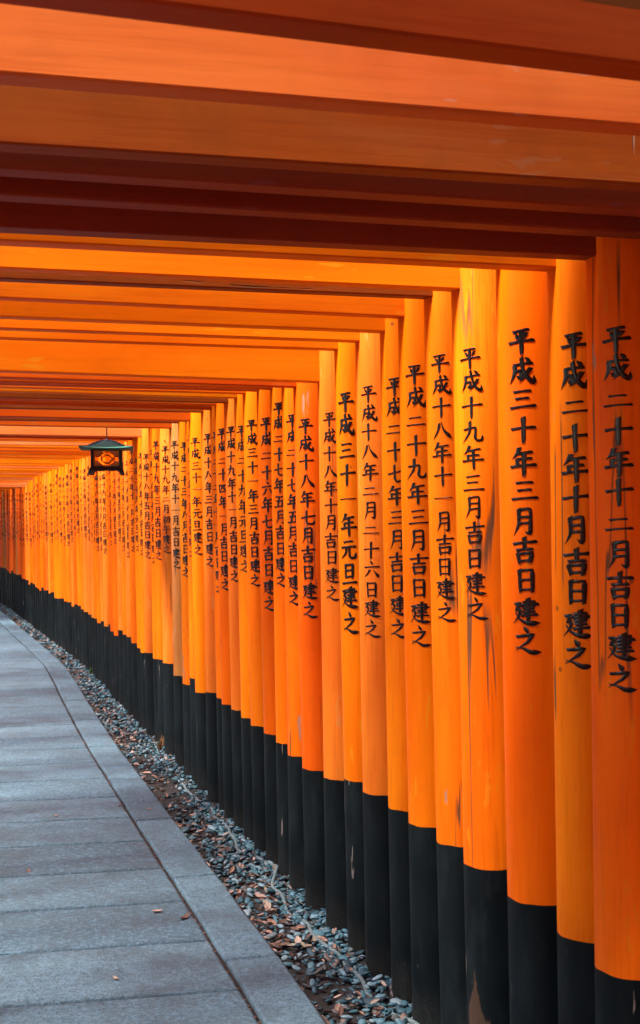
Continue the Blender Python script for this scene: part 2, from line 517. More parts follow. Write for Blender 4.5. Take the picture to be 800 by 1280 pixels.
# ------------------------------------------------------------------ brush lettering
# strokes on a 100 x 100 grid, y down. H across, V down, P left-falling taper, N right-falling press, D dot, K turning, G ending in a flick
CH = {
 '平': [('H', (22, 20), (76, 14)), ('D', (30, 30), (40, 45)), ('P', (70, 28), (58, 46)), ('H', (5, 61), (95, 54)), ('V', (50, 18), (50, 99))],
 '成': [('H', (22, 30), (86, 24)), ('P', (23, 29), (22, 60), (5, 95)), ('G', (26, 54), (47, 51), (44, 78), (33, 71)), ('S', (48, 5), (55, 45), (70, 76), (93, 93), (94, 70)), ('P', (80, 42), (64, 68), (40, 90)), ('D', (66, 5), (79, 17))],
 '一': [('H', (5, 53), (95, 47))],
 '二': [('H', (22, 31), (77, 26)), ('H', (4, 79), (96, 73))],
 '三': [('H', (20, 19), (79, 14)), ('H', (26, 49), (73, 45)), ('H', (4, 85), (96, 79))],
 '四': [('V', (13, 24), (20, 84)), ('K', (13, 27), (87, 22), (80, 83)), ('P', (40, 28), (38, 50), (26, 64)), ('G', (60, 26), (58, 54), (66, 61), (78, 57)), ('H', (20, 80), (81, 77))],
 '五': [('H', (16, 18), (83, 14)), ('V', (47, 18), (36, 82)), ('K', (22, 49), (73, 44), (68, 82)), ('H', (3, 88), (97, 83))],
 '六': [('D', (44, 4), (56, 20)), ('H', (5, 41), (95, 34)), ('P', (38, 54), (28, 76), (7, 95)), ('N', (60, 54), (76, 72), (93, 93))],
 '七': [('H', (5, 51), (95, 36)), ('G', (42, 6), (42, 72), (54, 87), (85, 84), (91, 66))],
 '八': [('P', (38, 18), (30, 55), (5, 92)), ('N', (50, 12), (64, 50), (97, 90))],
 '九': [('P', (40, 5), (36, 50), (5, 95)), ('G', (12, 39), (64, 32), (62, 74), (72, 89), (92, 86), (95, 66))],
 '十': [('H', (5, 47), (95, 40)), ('V', (50, 3), (50, 99))],
 '年': [('P', (34, 3), (26, 22), (9, 39)), ('H', (28, 23), (83, 16)), ('H', (26, 45), (79, 40)), ('V', (27, 43), (28, 66)), ('H', (3, 69), (97, 62)), ('V', (54, 20), (54, 100))],
 '元': [('H', (24, 18), (75, 14)), ('H', (5, 45), (93, 38)), ('P', (38, 44), (34, 70), (5, 95)), ('G', (58, 42), (58, 82), (68, 91), (90, 88), (94, 68))],
 '月': [('P', (29, 7), (28, 60), (9, 98)), ('G', (30, 10), (75, 7), (75, 95), (58, 87)), ('H', (32, 35), (73, 32)), ('H', (31, 59), (73, 56))],
 '旦': [('V', (26, 9), (28, 66)), ('K', (26, 12), (75, 8), (73, 67)), ('H', (30, 37), (71, 34)), ('H', (30, 64), (72, 61)), ('H', (3, 94), (97, 89))],
 '吉': [('H', (7, 27), (93, 20)), ('V', (50, 3), (50, 46)), ('H', (22, 49), (79, 44)), ('V', (23, 62), (30, 96)), ('K', (23, 64), (77, 60), (71, 94)), ('H', (30, 91), (73, 88))],
 '日': [('V', (24, 7), (26, 94)), ('K', (24, 11), (77, 7), (75, 94)), ('H', (28, 49), (73, 46)), ('H', (27, 87), (75, 84))],
 '建': [('K', (42, 16), (78, 13), (76, 38)), ('H', (34, 28), (94, 23)), ('H', (42, 40), (77, 37)), ('H', (43, 53), (81, 49)), ('H', (37, 67), (90, 62)), ('V', (59, 3), (59, 84)),
       ('T', (8, 23), (31, 18), (13, 46), (30, 44), (24, 68), (3, 92)), ('N', (10, 58), (30, 80), (60, 92), (99, 93))],
 '之': [('D', (43, 3), (56, 19)), ('T', (14, 38), (74, 29), (54, 56), (8, 86)), ('N', (10, 76), (36, 80), (66, 93), (99, 91))],
 '初': [('D', (22, 3), (31, 15)), ('T', (6, 27), (43, 22), (26, 48), (3, 68)), ('V', (26, 45), (26, 98)), ('P', (43, 40), (30, 54)), ('D', (32, 56), (43, 67)), ('G', (52, 25), (92, 20), (87, 85), (72, 77)), ('P', (70, 24), (64, 60), (41, 94))],
 '午': [('P', (34, 3), (26, 24), (9, 41)), ('H', (28, 23), (85, 17)), ('H', (3, 57), (97, 50)), ('V', (52, 20), (52, 100))],
 '、': [('D', (40, 60), (56, 82))],
}
WID = {  # pen pressure along the stroke
 'H': [(0, .95), (.12, .85), (.5, .68), (.85, .85), (.94, 1.15), (1, .8)],
 'V': [(0, 1.15), (.1, 1.15), (.3, .95), (.8, 1.0), (1, .75)],
 'P': [(0, 1.2), (.25, 1.05), (.7, .75), (1, .12)],
 'N': [(0, .3), (.3, .6), (.78, 1.55), (.9, 1.2), (1, .12)],
 'D': [(0, .3), (.6, 1.25), (.9, 1.2), (1, .7)],
 'K': [(0, .9), (.4, .8), (.5, 1.2), (.9, 1.0), (1, .85)],
 'G': [(0, .9), (.4, .85), (.75, 1.05), (.9, 1.1), (1, .12)],
 'S': [(0, 1.0), (.4, .85), (.7, 1.2), (.85, 1.2), (1, .12)],
 'T': [(0, .8), (.3, .95), (.6, .85), (1, .15)],
}
def stroke_pts(kind, pts, step):
    pts = [Vector(p) for p in pts]
    if kind in 'PNSDG' and len(pts) > 2:          # flowing curve (corners of boxed strokes stay crisp)
        sharp = kind == 'G'
        out = [pts[0]]
        for i in range(len(pts) - 1):
            p0 = pts[max(i - 1, 0)]; p1 = pts[i]; p2 = pts[i + 1]; p3 = pts[min(i + 2, len(pts) - 1)]
            ten = .22 if sharp else .5
            m1, m2 = (p2 - p0) * ten, (p3 - p1) * ten
            k = max(2, int((p2 - p1).length / step))
            for q in range(1, k + 1):
                t = q / k
                out.append(p1 * (2 * t**3 - 3 * t**2 + 1) + m1 * (t**3 - 2 * t**2 + t) + p2 * (-2 * t**3 + 3 * t**2) + m2 * (t**3 - t**2))
        return out
    out = [pts[0]]
    for p1, p2 in zip(pts[:-1], pts[1:]):
        k = max(2, int((p2 - p1).length / step))
        bow = (p2 - p1).orthogonal().normalized() * (p2 - p1).length * (.018 if kind == 'H' else .0)
        for q in range(1, k + 1):
            t = q / k
            out.append(p1.lerp(p2, t) - bow * math.sin(math.pi * t) * (1 if bow.y > 0 else -1))
    return out

def brush_char(ch, bold, step, rj):
    """list of (quads verts [(u, v, lift)], faces) for one character in 0..1 units"""
    V, F = [], []
    for si, st in enumerate(CH[ch]):
        kind, pts = st[0], [(p[0] + rj.uniform(-1.6, 1.6), p[1] + rj.uniform(-1.6, 1.6)) for p in st[1:]]
        P = stroke_pts(kind, pts, step)
        L = [0]
        for p, q in zip(P[:-1], P[1:]):
            L.append(L[-1] + (q - p).length)
        wk = WID[kind]
        n = len(P)
        b0 = len(V)
        for i, p in enumerate(P):
            t = L[i] / L[-1]
            tg = (P[min(i + 1, n - 1)] - P[max(i - 1, 0)]).normalized()
            nr = Vector((-tg.y, tg.x))
            wd = np.interp(t, [a for a, b in wk], [b for a, b in wk]) * bold * (.90 + .24 * abs(tg.y))
            ext = 0
            c = p
            if i == 0:
                c = p - tg * bold * .25
            if i == n - 1:
                c = p + tg * bold * .25
            for sgn, lift in ((-1, 0), (0, 1), (1, 0)):
                # brush held at a slant: the ends are cut diagonally
                sl = tg * (sgn * wd * .22 if i in (0, n - 1) else 0)
                q = c + nr * sgn * wd * .5 + sl
                V.append((q.x / 100, q.y / 100, lift + si * .12))
        for i in range(n - 1):
            k = b0 + 3 * i
            F += [(k, k + 3, k + 4, k + 1), (k + 1, k + 4, k + 5, k + 2)]
    return V, F

def inscription(text, r_at, zt, zb, ang, parent, bold, step, wid, rj):
    """strokes wrapped on the post surface, reading downward between zt and zb"""
    V, F = [], []
    n = len(text)
    pitch = (zt - zb) / (n - .08)
    hgt = min(pitch * .90, wid * 1.15)
    for i, ch in enumerate(text):
        v, f = brush_char(ch, bold, step, rj)
        sh = {'一': .5, '二': .72, '三': .88, '日': .92, '十': .95}.get(ch, 1)
        b0 = len(V)
        jx, jy = rj.uniform(-.03, .03) * wid, rj.uniform(-.03, .03) * pitch
        ww = wid * (.92 if ch in '日月旦' else 1)
        for (u, vv, l) in v:
            z = zt - i * pitch - (pitch * .92 - hgt) * .5 - hgt * (.5 + (vv - .5) * sh) + jy
            r = r_at(z) + .0011 + .0011 * l
            th = ang + ((u - .5) * ww + jx) / r_at(z)
            V.append((r * math.cos(th), r * math.sin(th), z))
        F += [tuple(b0 + q for q in fc)[::-1] for fc in f]
    return mesh_obj('inscription', V, F, M_ink, parent, smooth=True)

# ------------------------------------------------------------------ torii gates
def post_radius(r, seed):
    def f(th, z):
        return r * (1.0 + .035 * (1 - z / 2.4) * .5) + r * .022 * noise.noise(Vector((math.cos(th) * .8 + seed * 3.1, math.sin(th) * .8, z * .9))) \
               + r * .006 * noise.noise(Vector((math.cos(th) * 3 + seed, math.sin(th) * 3, z * 3)))
    return f

def tube_mesh(name, rf, zs, extra, nseg, mat, parent, cap_top=True, edge=False):
    vs, fs = [], []
    for z in zs:
        for k in range(nseg):
            th = 2 * math.pi * k / nseg
            r = rf(th, z) + extra
            zz = z + (.0035 * noise.noise(Vector((math.cos(th) * 2.5, math.sin(th) * 2.5, rf(0, 0) * 900))) if edge and z == zs[-1] else 0)
            vs.append((r * math.cos(th), r * math.sin(th), zz))
    m = len(zs)
    for i in range(m - 1):
        for k in range(nseg):
            fs.append((i * nseg + k, i * nseg + (k + 1) % nseg, (i + 1) * nseg + (k + 1) % nseg, (i + 1) * nseg + k))
    o = mesh_obj(name, vs, fs, mat, parent, smooth=True)
    if cap_top:
        me = o.data
        bm = bmesh.new(); bm.from_mesh(me); bm.verts.ensure_lookup_table()
        f = bm.faces.new([bm.verts[(m - 1) * nseg + k] for k in range(nseg)])
        for e in f.edges:
            e.smooth = False
        bm.to_mesh(me); bm.free()
    return o

def make_torii(d, r, bh, bz, tt, tb, text, pk, bk, bold=10, label='', group=None, lean=1.2, yaw=0.0, near=True, rot=False, tw=None, dx=0.0):
    rj = random.Random(int(d * 1000) + 5000)
    bh, bz, tt, tb = bh + .09, bz + .09, tt + .09, tb + .09     # heights above the path
    x, t = at_d(d)
    n = Vector((math.cos(t), math.sin(t)))
    c = Vector((x, d)) - n * (W / 2 - dx)
    root = empty('torii_gate', (c.x, c.y, 0), t + yaw)
    tag(root, label, 'torii gate', group)
    H = bz + rj.uniform(.36, .42)
    nseg = 40 if near else 16
    for side in (1, -1):
        right = side == 1
        rr = r if right else r * rj.uniform(.95, 1.05)
        ln = lean if right else rj.uniform(.8, 1.5)
        bhh = bh if right else bh + rj.uniform(-.02, .02)
        px = side * (W / 2 + .009)
        seed = rj.uniform(0, 50)
        rf = post_radius(rr, seed)
        zs = list(np.linspace(bhh - .02, H, 14 if near and right else 5))
        p = tube_mesh('post', rf, zs, 0, nseg if right else 14, POST[pk if right else rj.choice(['vivid', 'orange', 'orange_worn', 'yellow'])], root)
        p.location = (px, 0, 0)
        p.rotation_euler = (R(rj.uniform(-.35, .35)), R(-ln * side), 0)
        tube_mesh('black_base', rf, list(np.linspace(-.06, bhh, 6 if near and right else 3)), .0008, nseg if right else 14, M_black_rot if (rot and right) else M_black, p, cap_top=False, edge=True)
        if right and text:
            # lettering faces the approaching walker, turned inward about 45 degrees
            ang = math.radians(-90 - 45) + R(rj.uniform(-3, 3))
            wid = tw or min(.068, (tt - tb) / len(text) * .95)
            inscription(text, lambda z: rf(ang, z), tt, tb, ang, p, bold, 7 if near else 16, wid, rj)
    xi = -W / 2 + math.tan(R(lean)) * bz
    bl = W - 2 * math.tan(R(lean)) * bz
    hb = rj.uniform(.155, .185)
    th = rj.uniform(.048, .06)
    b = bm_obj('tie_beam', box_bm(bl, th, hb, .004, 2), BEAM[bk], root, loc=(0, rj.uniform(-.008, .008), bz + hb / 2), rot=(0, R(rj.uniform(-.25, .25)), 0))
    # upper lintel and its cap, ends swept up a little
    lh = .11
    cw = .112 if (d < 1.3 or 2.1 < d < 2.7 or d > 18.2) else .068  # unseen caps, broadened over some gates to keep them dark
    bm_obj('lintel', box_bm(W + .34, .095, lh, .005, 1), BEAM[rj.choice(['vivid', 'orange', 'deep'])], root, loc=(0, 0, H + lh / 2 - .004))
    nx = 12
    vs, fs = [], []
    for i in range(nx + 1):
        u = i / nx * 2 - 1
        xx = u * (W / 2 + .26)
        zz = H + lh + .035 * abs(u) ** 4
        for yy, z2 in ((-cw + .01, 0), (-cw, .06), (0, .09), (cw, .06), (cw - .01, 0)):
            vs.append((xx, yy, zz + z2 - .002))
    for i in range(nx):
        for j in range(5):
            a_, b_ = i * 5 + j, i * 5 + (j + 1) % 5
            fs.append((a_, b_, b_ + 5, a_ + 5))
    fs.append((0, 1, 2, 3, 4)[::-1]); fs.append(tuple(nx * 5 + q for q in range(5)))
    mesh_obj('lintel_cap', vs, fs, M_black if rj.random() < .5 else BEAM['deep'], root)
    for side in (1, -1):   # wedges holding the tie beam
        bm_obj('wedge', box_bm(.05, .03, .09, .003, 1), BEAM['deep'], root, loc=(side * (W / 2 - math.tan(R(lean)) * bz) + side * (r + .02), 0, bz + hb + .05))
    return root

ORD = ['nearest', 'second', 'third', 'fourth', 'fifth', 'sixth', 'seventh', 'eighth', 'ninth', 'tenth', 'eleventh', 'twelfth', 'thirteenth', 'fourteenth',
       'fifteenth', 'sixteenth', 'seventeenth', 'eighteenth', 'nineteenth', 'twentieth', 'twenty-first', 'twenty-second', 'twenty-third', 'twenty-fourth',
       'twenty-fifth', 'twenty-sixth', 'twenty-seventh', 'twenty-eighth', 'twenty-ninth', 'thirtieth', 'thirty-first']
# depth, radius, height of black base, underside of tie beam, lettering top, bottom, text, post paint, beam paint, brush weight
T = [
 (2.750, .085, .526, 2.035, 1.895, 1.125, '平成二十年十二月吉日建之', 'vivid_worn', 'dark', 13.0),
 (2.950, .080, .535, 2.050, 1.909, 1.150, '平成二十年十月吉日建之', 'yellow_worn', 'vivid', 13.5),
 (3.210, .088, .542, 2.110, 1.955, 1.153, '平成三十年三月吉日建之', 'vivid', 'vivid', 12.5),
 (3.507, .085, .542, 2.100, 1.949, 1.211, '平成十九年三月吉日建之', 'orange_split', 'orange', 9.5),
 (3.737, .075, .543, 2.115, 1.962, 1.184, '平成十八年十一月吉日建之', 'orange_worn', 'brown', 9.5),
 (3.970, .080, .542, 2.100, 1.955, 1.092, '平成二十九年三月吉日建之', 'yellow', 'vivid', 10.0),
 (4.178, .075, .541, 2.080, 1.941, 1.097, '平成二十七年三月吉日建之', 'yellow_worn', 'orange', 10.0),
 (4.422, .080, .539, 2.080, 1.937, 1.074, '平成十八年二月二十六日建之', 'faded', 'orange', 9.5),
 (4.644, .073, .537, 2.080, 1.940, 1.066, '平成三十一年元旦建之', 'yellow', 'orange', 11.5),
 (4.887, .080, .493, 1.995, 1.882, 1.169, '平成十八年十月吉日建之', 'faded', 'orange', 9.0),
 (5.154, .082, .476, 2.000, 1.880, 1.082, '平成十八年七月吉日建之', 'deep', 'deep', 11.0),
 (5.396, .078, .483, 2.030, 1.915, 1.111, '平成二十七年五月吉日建之', 'vivid_worn', 'deep', 11.5),
 (5.591, .073, .500, 2.030, 1.983, 1.179, '平成二十七年五月吉日建之', 'orange', 'deep', 11.5),
 (5.783, .076, .508, 2.040, 1.932, 1.061, '平成二十六年七月吉日建之', 'vivid', 'deep', 11.5),
 (6.011, .075, .506, 2.050, 1.938, 1.155, '平成三十一年三月吉日建之', 'orange', 'vivid', 11.5),
 (6.208, .075, .511, 2.050, 1.925, 1.209, '平成二十九年元旦建之', 'yellow', 'yellow', 9.5),
 (6.419, .073, .516, 2.040, 1.936, 1.155, '平成十九年十一月吉日建之', 'faded', 'brown', 11.0),
 (6.626, .075, .513, 2.050, 1.938, 1.099, '平成二十四年一月吉日建之', 'vivid', 'deep', 11.5),
 (6.780, .070, .523, 2.040, 1.928, 1.072, '平成二十二年十一月吉日建之', 'orange', 'deep', 11.5),
 (7.017, .080, .520, 2.040, 1.934, 1.205, '平成十八年三月吉日建之', 'faded', 'brown', 11.5),
 (7.317, .075, .477, 2.020, 1.930, 1.260, '平成三十一年元旦建之', 'yellow', 'deep', 10.5),
 (7.519, .070, .532, 2.030, 1.956, 1.230, '平成十七年七月吉日建之', 'orange', 'deep', 9.5),
 (7.732, .072, .466, 2.030, 1.926, 1.112, '平成二十三年八月吉日建之', 'yellow_worn', 'brown', 11.5),
 (8.021, .075, .482, 2.020, 1.952, 1.147, '平成十九年十一月吉日建之', 'brown', 'deep', 10.0),
 (8.366, .082, .519, 2.090, 2.002, 1.231, '、平成十九年二月初午建之', 'faded', 'faded', 10.0),
 (8.630, .070, .516, 2.100, 1.982, 1.179, '平成十九年三月吉日建之', 'vivid', 'deep', 10.0),
 (8.803, .070, .496, 2.110, 1.937, 1.145, '平成十八年七月吉日建之', 'orange', 'vivid', 10.0),
 (9.091, .080, .509, 2.030, 1.917, 1.173, '平成十八年五月吉日建之', 'faded', 'faded', 9.5),
 (9.341, .070, .480, 2.040, 1.935, 1.181, '平成十八年七月吉日建之', 'orange', 'deep', 10.0),
 (9.469, .070, .501, 2.030, 1.905, 1.206, '平成二十九年元旦建之', 'yellow', 'deep', 10.0),
 (9.703, .075, .513, 2.030, 1.981, 1.199, '平成二十年十一月吉日建之', 'vivid', 'vivid', 10.5),
]
DESC = {'vivid': 'glossy vivid red-orange', 'vivid_worn': 'worn red-orange', 'orange': 'plain orange', 'orange_worn': 'scuffed, peeling orange', 'orange_split': 'split, yellow-streaked orange',
        'yellow': 'bright yellow-orange', 'yellow_worn': 'cracked yellow-orange', 'faded': 'faded pale orange', 'deep': 'deep dark red-orange', 'brown': 'dirty brownish orange'}
for i, row in enumerate(T):
    lab = f"torii gate with {DESC[row[7]]} post, {ORD[i]} in the right-hand row from the right edge"
    if i == 0:
        lab = "torii gate with worn red-orange post cut by the right edge of the photo"
    make_torii(*row[:9], row[9] * 1.15, label=lab, group='torii gates along the path', lean={0: 1.0, 1: 1.1}.get(i, random.uniform(1.0, 1.55)),
               near=i < 24, rot=(i == 3))

# gates nearer than the first visible post: only their overhead beams show
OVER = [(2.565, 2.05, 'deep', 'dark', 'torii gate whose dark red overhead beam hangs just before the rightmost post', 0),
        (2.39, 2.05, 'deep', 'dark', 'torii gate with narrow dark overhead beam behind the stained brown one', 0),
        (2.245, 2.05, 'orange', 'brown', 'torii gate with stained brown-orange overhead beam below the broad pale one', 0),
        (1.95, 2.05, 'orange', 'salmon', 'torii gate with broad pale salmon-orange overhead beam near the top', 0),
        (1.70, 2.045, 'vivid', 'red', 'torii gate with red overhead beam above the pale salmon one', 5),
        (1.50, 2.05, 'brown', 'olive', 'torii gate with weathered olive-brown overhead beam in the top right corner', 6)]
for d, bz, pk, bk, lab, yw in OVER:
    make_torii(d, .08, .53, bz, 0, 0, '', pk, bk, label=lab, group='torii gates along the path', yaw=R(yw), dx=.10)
k = 0
d = 1.16
while d > -7:
    make_torii(d, .08, .53, 2.05, 0, 0, '', 'orange', random.choice(['vivid', 'orange', 'deep']), label='orange torii gate standing behind the viewpoint, outside the photo', group='torii gates behind the viewpoint', near=False)
    d -= random.uniform(.24, .30)

# the crowded far end of the row
FAR_T = ['平成十八年七月吉日建之', '平成二十九年元旦建之', '平成十九年九月吉日建之', '平成二十二年三月吉日建之', '平成二十七年五月吉日建之', '平成十八年五月吉日建之', '平成三十年三月吉日建之', '平成二十年十月吉日建之', '平成二十三年八月吉日建之']
d = 9.95
while d < 26.5:
    bz = float(np.interp(d, [9, 13, 15, 17, 18.2, 18.5, 27], [2.03, 2.03, 2.0, 1.95, 1.86, 1.86, 1.86])) + random.uniform(-.015, .02)
    bh = .515 + random.uniform(-.04, .03) + (.04 if d > 18.2 else 0)
    tt = bz - random.uniform(.06, .14)
    pk = random.choice(['vivid', 'orange', 'orange', 'yellow', 'faded', 'faded', 'orange_worn', 'vivid_worn'])
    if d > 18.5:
        pk = random.choice(['deep', 'vivid_worn', 'brown', 'deep'])  # darker paints put the shade of the bend into the colour
    bk = random.choice(['vivid', 'orange', 'orange', 'yellow', 'faded'])
    if d < 14:
        lab = 'one of the torii gates packed below and left of the hanging lantern'
    elif d < 18.5:
        lab = 'one of the distant bright orange torii gates left of the lantern'
    else:
        lab = 'one of the shadowed dark red torii gates at the far left bend'
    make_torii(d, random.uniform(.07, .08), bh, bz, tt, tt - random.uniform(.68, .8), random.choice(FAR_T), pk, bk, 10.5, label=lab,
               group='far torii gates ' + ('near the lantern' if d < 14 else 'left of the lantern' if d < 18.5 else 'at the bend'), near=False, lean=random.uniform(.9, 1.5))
    d += random.uniform(.19, .30)

# ------------------------------------------------------------------ hanging lantern
M_iron = simple('dark_bronze', (.012, .014, .015), .45, .5, .3, .4, 60, .001)
M_verd = simple('verdigris_copper', (.030, .15, .10), .65, .4, .0, .5, 40, .0015)
def amber():
    N = NT('amber_glass')
    v = N.coords(rnd=False)
    c = N.mix(N.noise(v, 60, 3), (1.0, .78, .42), (1.0, .86, .55))
    N.l(c, N.b.inputs['Base Color'])
    N.b.inputs['Roughness'].default_value = .5
    N.b.inputs['Transmission Weight'].default_value = 1.0
    N.b.inputs['Roughness'].default_value = .12
    N.b.inputs['IOR'].default_value = 1.03
    return N.m
M_amber = amber()
M_fret = simple('brown_fretwork', (.50, .21, .07), .5, .4, .2, .3, 80)

LD = 8.02
lx, lt = -1.336, at_d(8.1)[1]
lan = empty('hanging_lantern', (lx, LD, 1.862), lt + R(-9))
lan.scale = (1.10, 1.10, .84)
tag(lan, 'small dark metal hanging lantern with green roof and amber panels under the beams', 'lantern')
def frustum(name, w0, w1, z0, z1, mat, parent, cap=True):
    bm = bmesh.new()
    a_ = [bm.verts.new((sx * w0, sy * w0, z0)) for sx, sy in ((-1, -1), (1, -1), (1, 1), (-1, 1))]
    b_ = [bm.verts.new((sx * w1, sy * w1, z1)) for sx, sy in ((-1, -1), (1, -1), (1, 1), (-1, 1))]
    for i in range(4):
        bm.faces.new((a_[i], a_[(i + 1) % 4], b_[(i + 1) % 4], b_[i]))
    bm.faces.new(a_[::-1]); bm.faces.new(b_)
    return bm_obj(name, bm, mat, parent)
hw = .083
# floor tray and skirt with bracket feet
bm_obj('tray', box_bm(2 * hw + .012, 2 * hw + .012, .012, .002, 1, (0, 0, .006)), M_iron, lan)
for q in range(4):
    an = q * math.pi / 2
    # cusped skirt on each side: deep at the corners, shallow in the middle
    prof = [(-.100, -.046), (-.078, -.046), (-.070, -.020), (-.052, -.013), (-.030, -.017), (0, -.011), (.030, -.017), (.052, -.013), (.070, -.020), (.078, -.046), (.100, -.046), (.092, .002), (-.092, .002)]
    bm = bmesh.new()
    f0 = [bm.verts.new((px, -.092 - .010 * (-pz / .046), pz)) for px, pz in prof]
    f1 = [bm.verts.new((px * .97, -.086 - .010 * (-pz / .046), pz)) for px, pz in prof]
    bm.faces.new(f0); bm.faces.new(f1[::-1])
    for i in range(len(prof)):
        j = (i + 1) % len(prof)
        bm.faces.new((f0[j], f0[i], f1[i], f1[j]))
    bm_obj('skirt_foot', bm, M_iron, lan, rot=(0, 0, an))
    # corner stile, leaning in towards the roof
    bm = box_bm(.018, .018, .125, .002, 1)
    st_ = bm_obj('corner_stile', bm, M_iron, lan, loc=((-hw + .004) * math.cos(an) - (-hw + .004) * math.sin(an), (-hw + .004) * math.sin(an) + (-hw + .004) * math.cos(an), .073))
    # panel: pane, thin brass frame, fretwork of ring, spokes and corner lattice
    pan = bm_obj('pane', box_bm(2 * hw - .022, .003, .113), M_amber, lan, loc=(math.sin(an) * (hw - .010), -math.cos(an) * (hw - .010), .070), rot=(0, 0, an))
    for nm, bx in (('frame_bar', (.148, .006, .006, 0, .053)), ('frame_bar', (.148, .006, .006, 0, -.051)), ('frame_bar', (.006, .0055, .098, -.071, .001)), ('frame_bar', (.006, .0055, .098, .071, .001))):
        bm_obj(nm, box_bm(bx[0], bx[1], bx[2], .001, 1), simple('brass_edge', (.35, .22, .10), .4, .5, .4) if 'brass_edge' not in bpy.data.materials else bpy.data.materials['brass_edge'], pan, loc=(bx[3], -.0045, bx[4]))
    bm = bmesh.new()
    ns = 28
    ri, ro = .026, .033
    for i in range(ns):
        a0_, a1_ = 2 * math.pi * i / ns, 2 * math.pi * (i + 1) / ns
        vv = [bm.verts.new((rr_ * math.cos(aa), yy, rr_ * math.sin(aa))) for rr_, aa, yy in ((ri, a0_, 0), (ro, a0_, 0), (ro, a1_, 0), (ri, a1_, 0))]
        bm.faces.new(vv)
    bm_obj('ring', bm, M_fret, pan, loc=(0, -.0038, .001))
    for sx in (-1, 1):
        for sz in (-1, 1):
            # corner field: quarter cut away by the ring
            bm = bmesh.new()
            arc = [(.047 * math.cos(t_), .047 * math.sin(t_)) for t_ in [R(22 + 46 * q_ / 6) for q_ in range(7)]]
            pts = arc + [(.020, .049), (.066, .049), (.066, .019)]
            f = bm.faces.new([bm.verts.new((px * sx, 0, pz * sz)) for px, pz in pts])
            bm_obj('corner_fret', bm, M_fret, pan, loc=(0, -.0030, .001))
bm_obj('top_rail', box_bm(2 * hw + .004, 2 * hw + .004, .016, .002, 1, (0, 0, .138)), M_iron, lan)
# roof: hipped with concave slopes and upturned corners
bm = bmesh.new()
prof = [(.180, .146), (.130, .158), (.095, .176), (.060, .194), (.028, .207)]
rings = []
for ri_, (w_, z_) in enumerate(prof):
    ring = []
    for q in range(4):
        an = q * math.pi / 2 + math.pi / 4
        for kx in range(6):
            t_ = kx / 6
            p0 = Vector((math.cos(an), math.sin(an))) * w_ * 1.0
            p1 = Vector((math.cos(an + math.pi / 2), math.sin(an + math.pi / 2))) * w_
            p = p0.lerp(p1, t_) * 1.18
            up = .010 * (abs(t_ - .5) * 2) ** 3 * max(0, 1 - ri_ / 2)
            ring.append(bm.verts.new((p.x, p.y, z_ + up)))
    rings.append(ring)
for r0, r1 in zip(rings[:-1], rings[1:]):
    for i in range(24):
        bm.faces.new((r0[i], r0[(i + 1) % 24], r1[(i + 1) % 24], r1[i]))
bm.faces.new(rings[-1])
low = [bm.verts.new((v.co.x * .97, v.co.y * .97, v.co.z - .009)) for v in rings[0]]
for i in range(24):
    bm.faces.new((rings[0][(i + 1) % 24], rings[0][i], low[i], low[(i + 1) % 24]))
bm.faces.new(low[::-1])
roof = bm_obj('roof', bm, M_verd, lan)
for q in range(4):   # hip ridges
    an = q * math.pi / 2 + math.pi / 4
    vs, fs = [], []
    for w_, z_ in [(.176, .156), (.130, .160), (.095, .178), (.060, .196), (.028, .209)]:
        c_ = Vector((math.cos(an) * w_ * 1.18, math.sin(an) * w_ * 1.18, z_))
        t_ = Vector((-math.sin(an), math.cos(an), 0)) * .006
        for dv in (-t_, t_ * 0 + Vector((0, 0, .007)), t_):
            vs.append(tuple(c_ + dv))
    for i in range(4):
        fs += [(i * 3, i * 3 + 1, i * 3 + 4, i * 3 + 3), (i * 3 + 1, i * 3 + 2, i * 3 + 5, i * 3 + 4)]
    mesh_obj('hip_ridge', vs, fs, M_iron, roof)
bm = bmesh.new()
for z0_, z1_, r0_, r1_ in ((.203, .211, .036, .030), (.211, .216, .020, .016), (.216, .222, .010, .006)):
    g = bmesh.ops.create_cone(bm, cap_ends=True, segments=16, radius1=r0_, radius2=r1_, depth=z1_ - z0_)
    bmesh.ops.translate(bm, verts=g['verts'], vec=(0, 0, (z0_ + z1_) / 2))
bm_obj('finial', bm, M_iron, roof)
bm = bmesh.new()
g = bmesh.ops.create_cone(bm, cap_ends=True, segments=8, radius1=.0035, radius2=.0035, depth=.10)
bmesh.ops.translate(bm, verts=g['verts'], vec=(0, 0, .28))
bm_obj('hanger_rod', bm, M_iron, lan)

# ------------------------------------------------------------------ pebbles in the gutter strip
def ico(sub):
    bm = bmesh.new()
    bmesh.ops.create_icosphere(bm, subdivisions=sub, radius=1)
    bm.verts.index_update()
    v = np.array([x.co[:] for x in bm.verts]); f = np.array([[q.index for q in x.verts] for x in bm.faces])
    bm.free()
    return v, f
rng = np.random.default_rng(5)
def pebble_shape(base, seed):
    v = base.copy()
    rs = np.random.default_rng(seed)
    for _ in range(3):
        ax = rs.normal(size=3); ax /= np.linalg.norm(ax)
        dd = v @ ax
        v = v + np.outer(np.clip(-.25 * np.maximum(dd - .35, 0), -1, 0), ax) * 1.6
    sc_ = np.array([1.25, .85, .50]) * rs.uniform(.8, 1.2, 3)
    return v * sc_
v2, f2 = ico(2)
v1, f1 = ico(1)
peb_mesh = []
for q in range(8):
    me = bpy.data.meshes.new('pebble')
    me.from_pydata([tuple(x) for x in pebble_shape(v2, q)], [], [tuple(int(y) for y in x) for x in f2])
    me.polygons.foreach_set('use_smooth', [True] * len(me.polygons))
    me.materials.append(M_peb)
    peb_mesh.append(me)

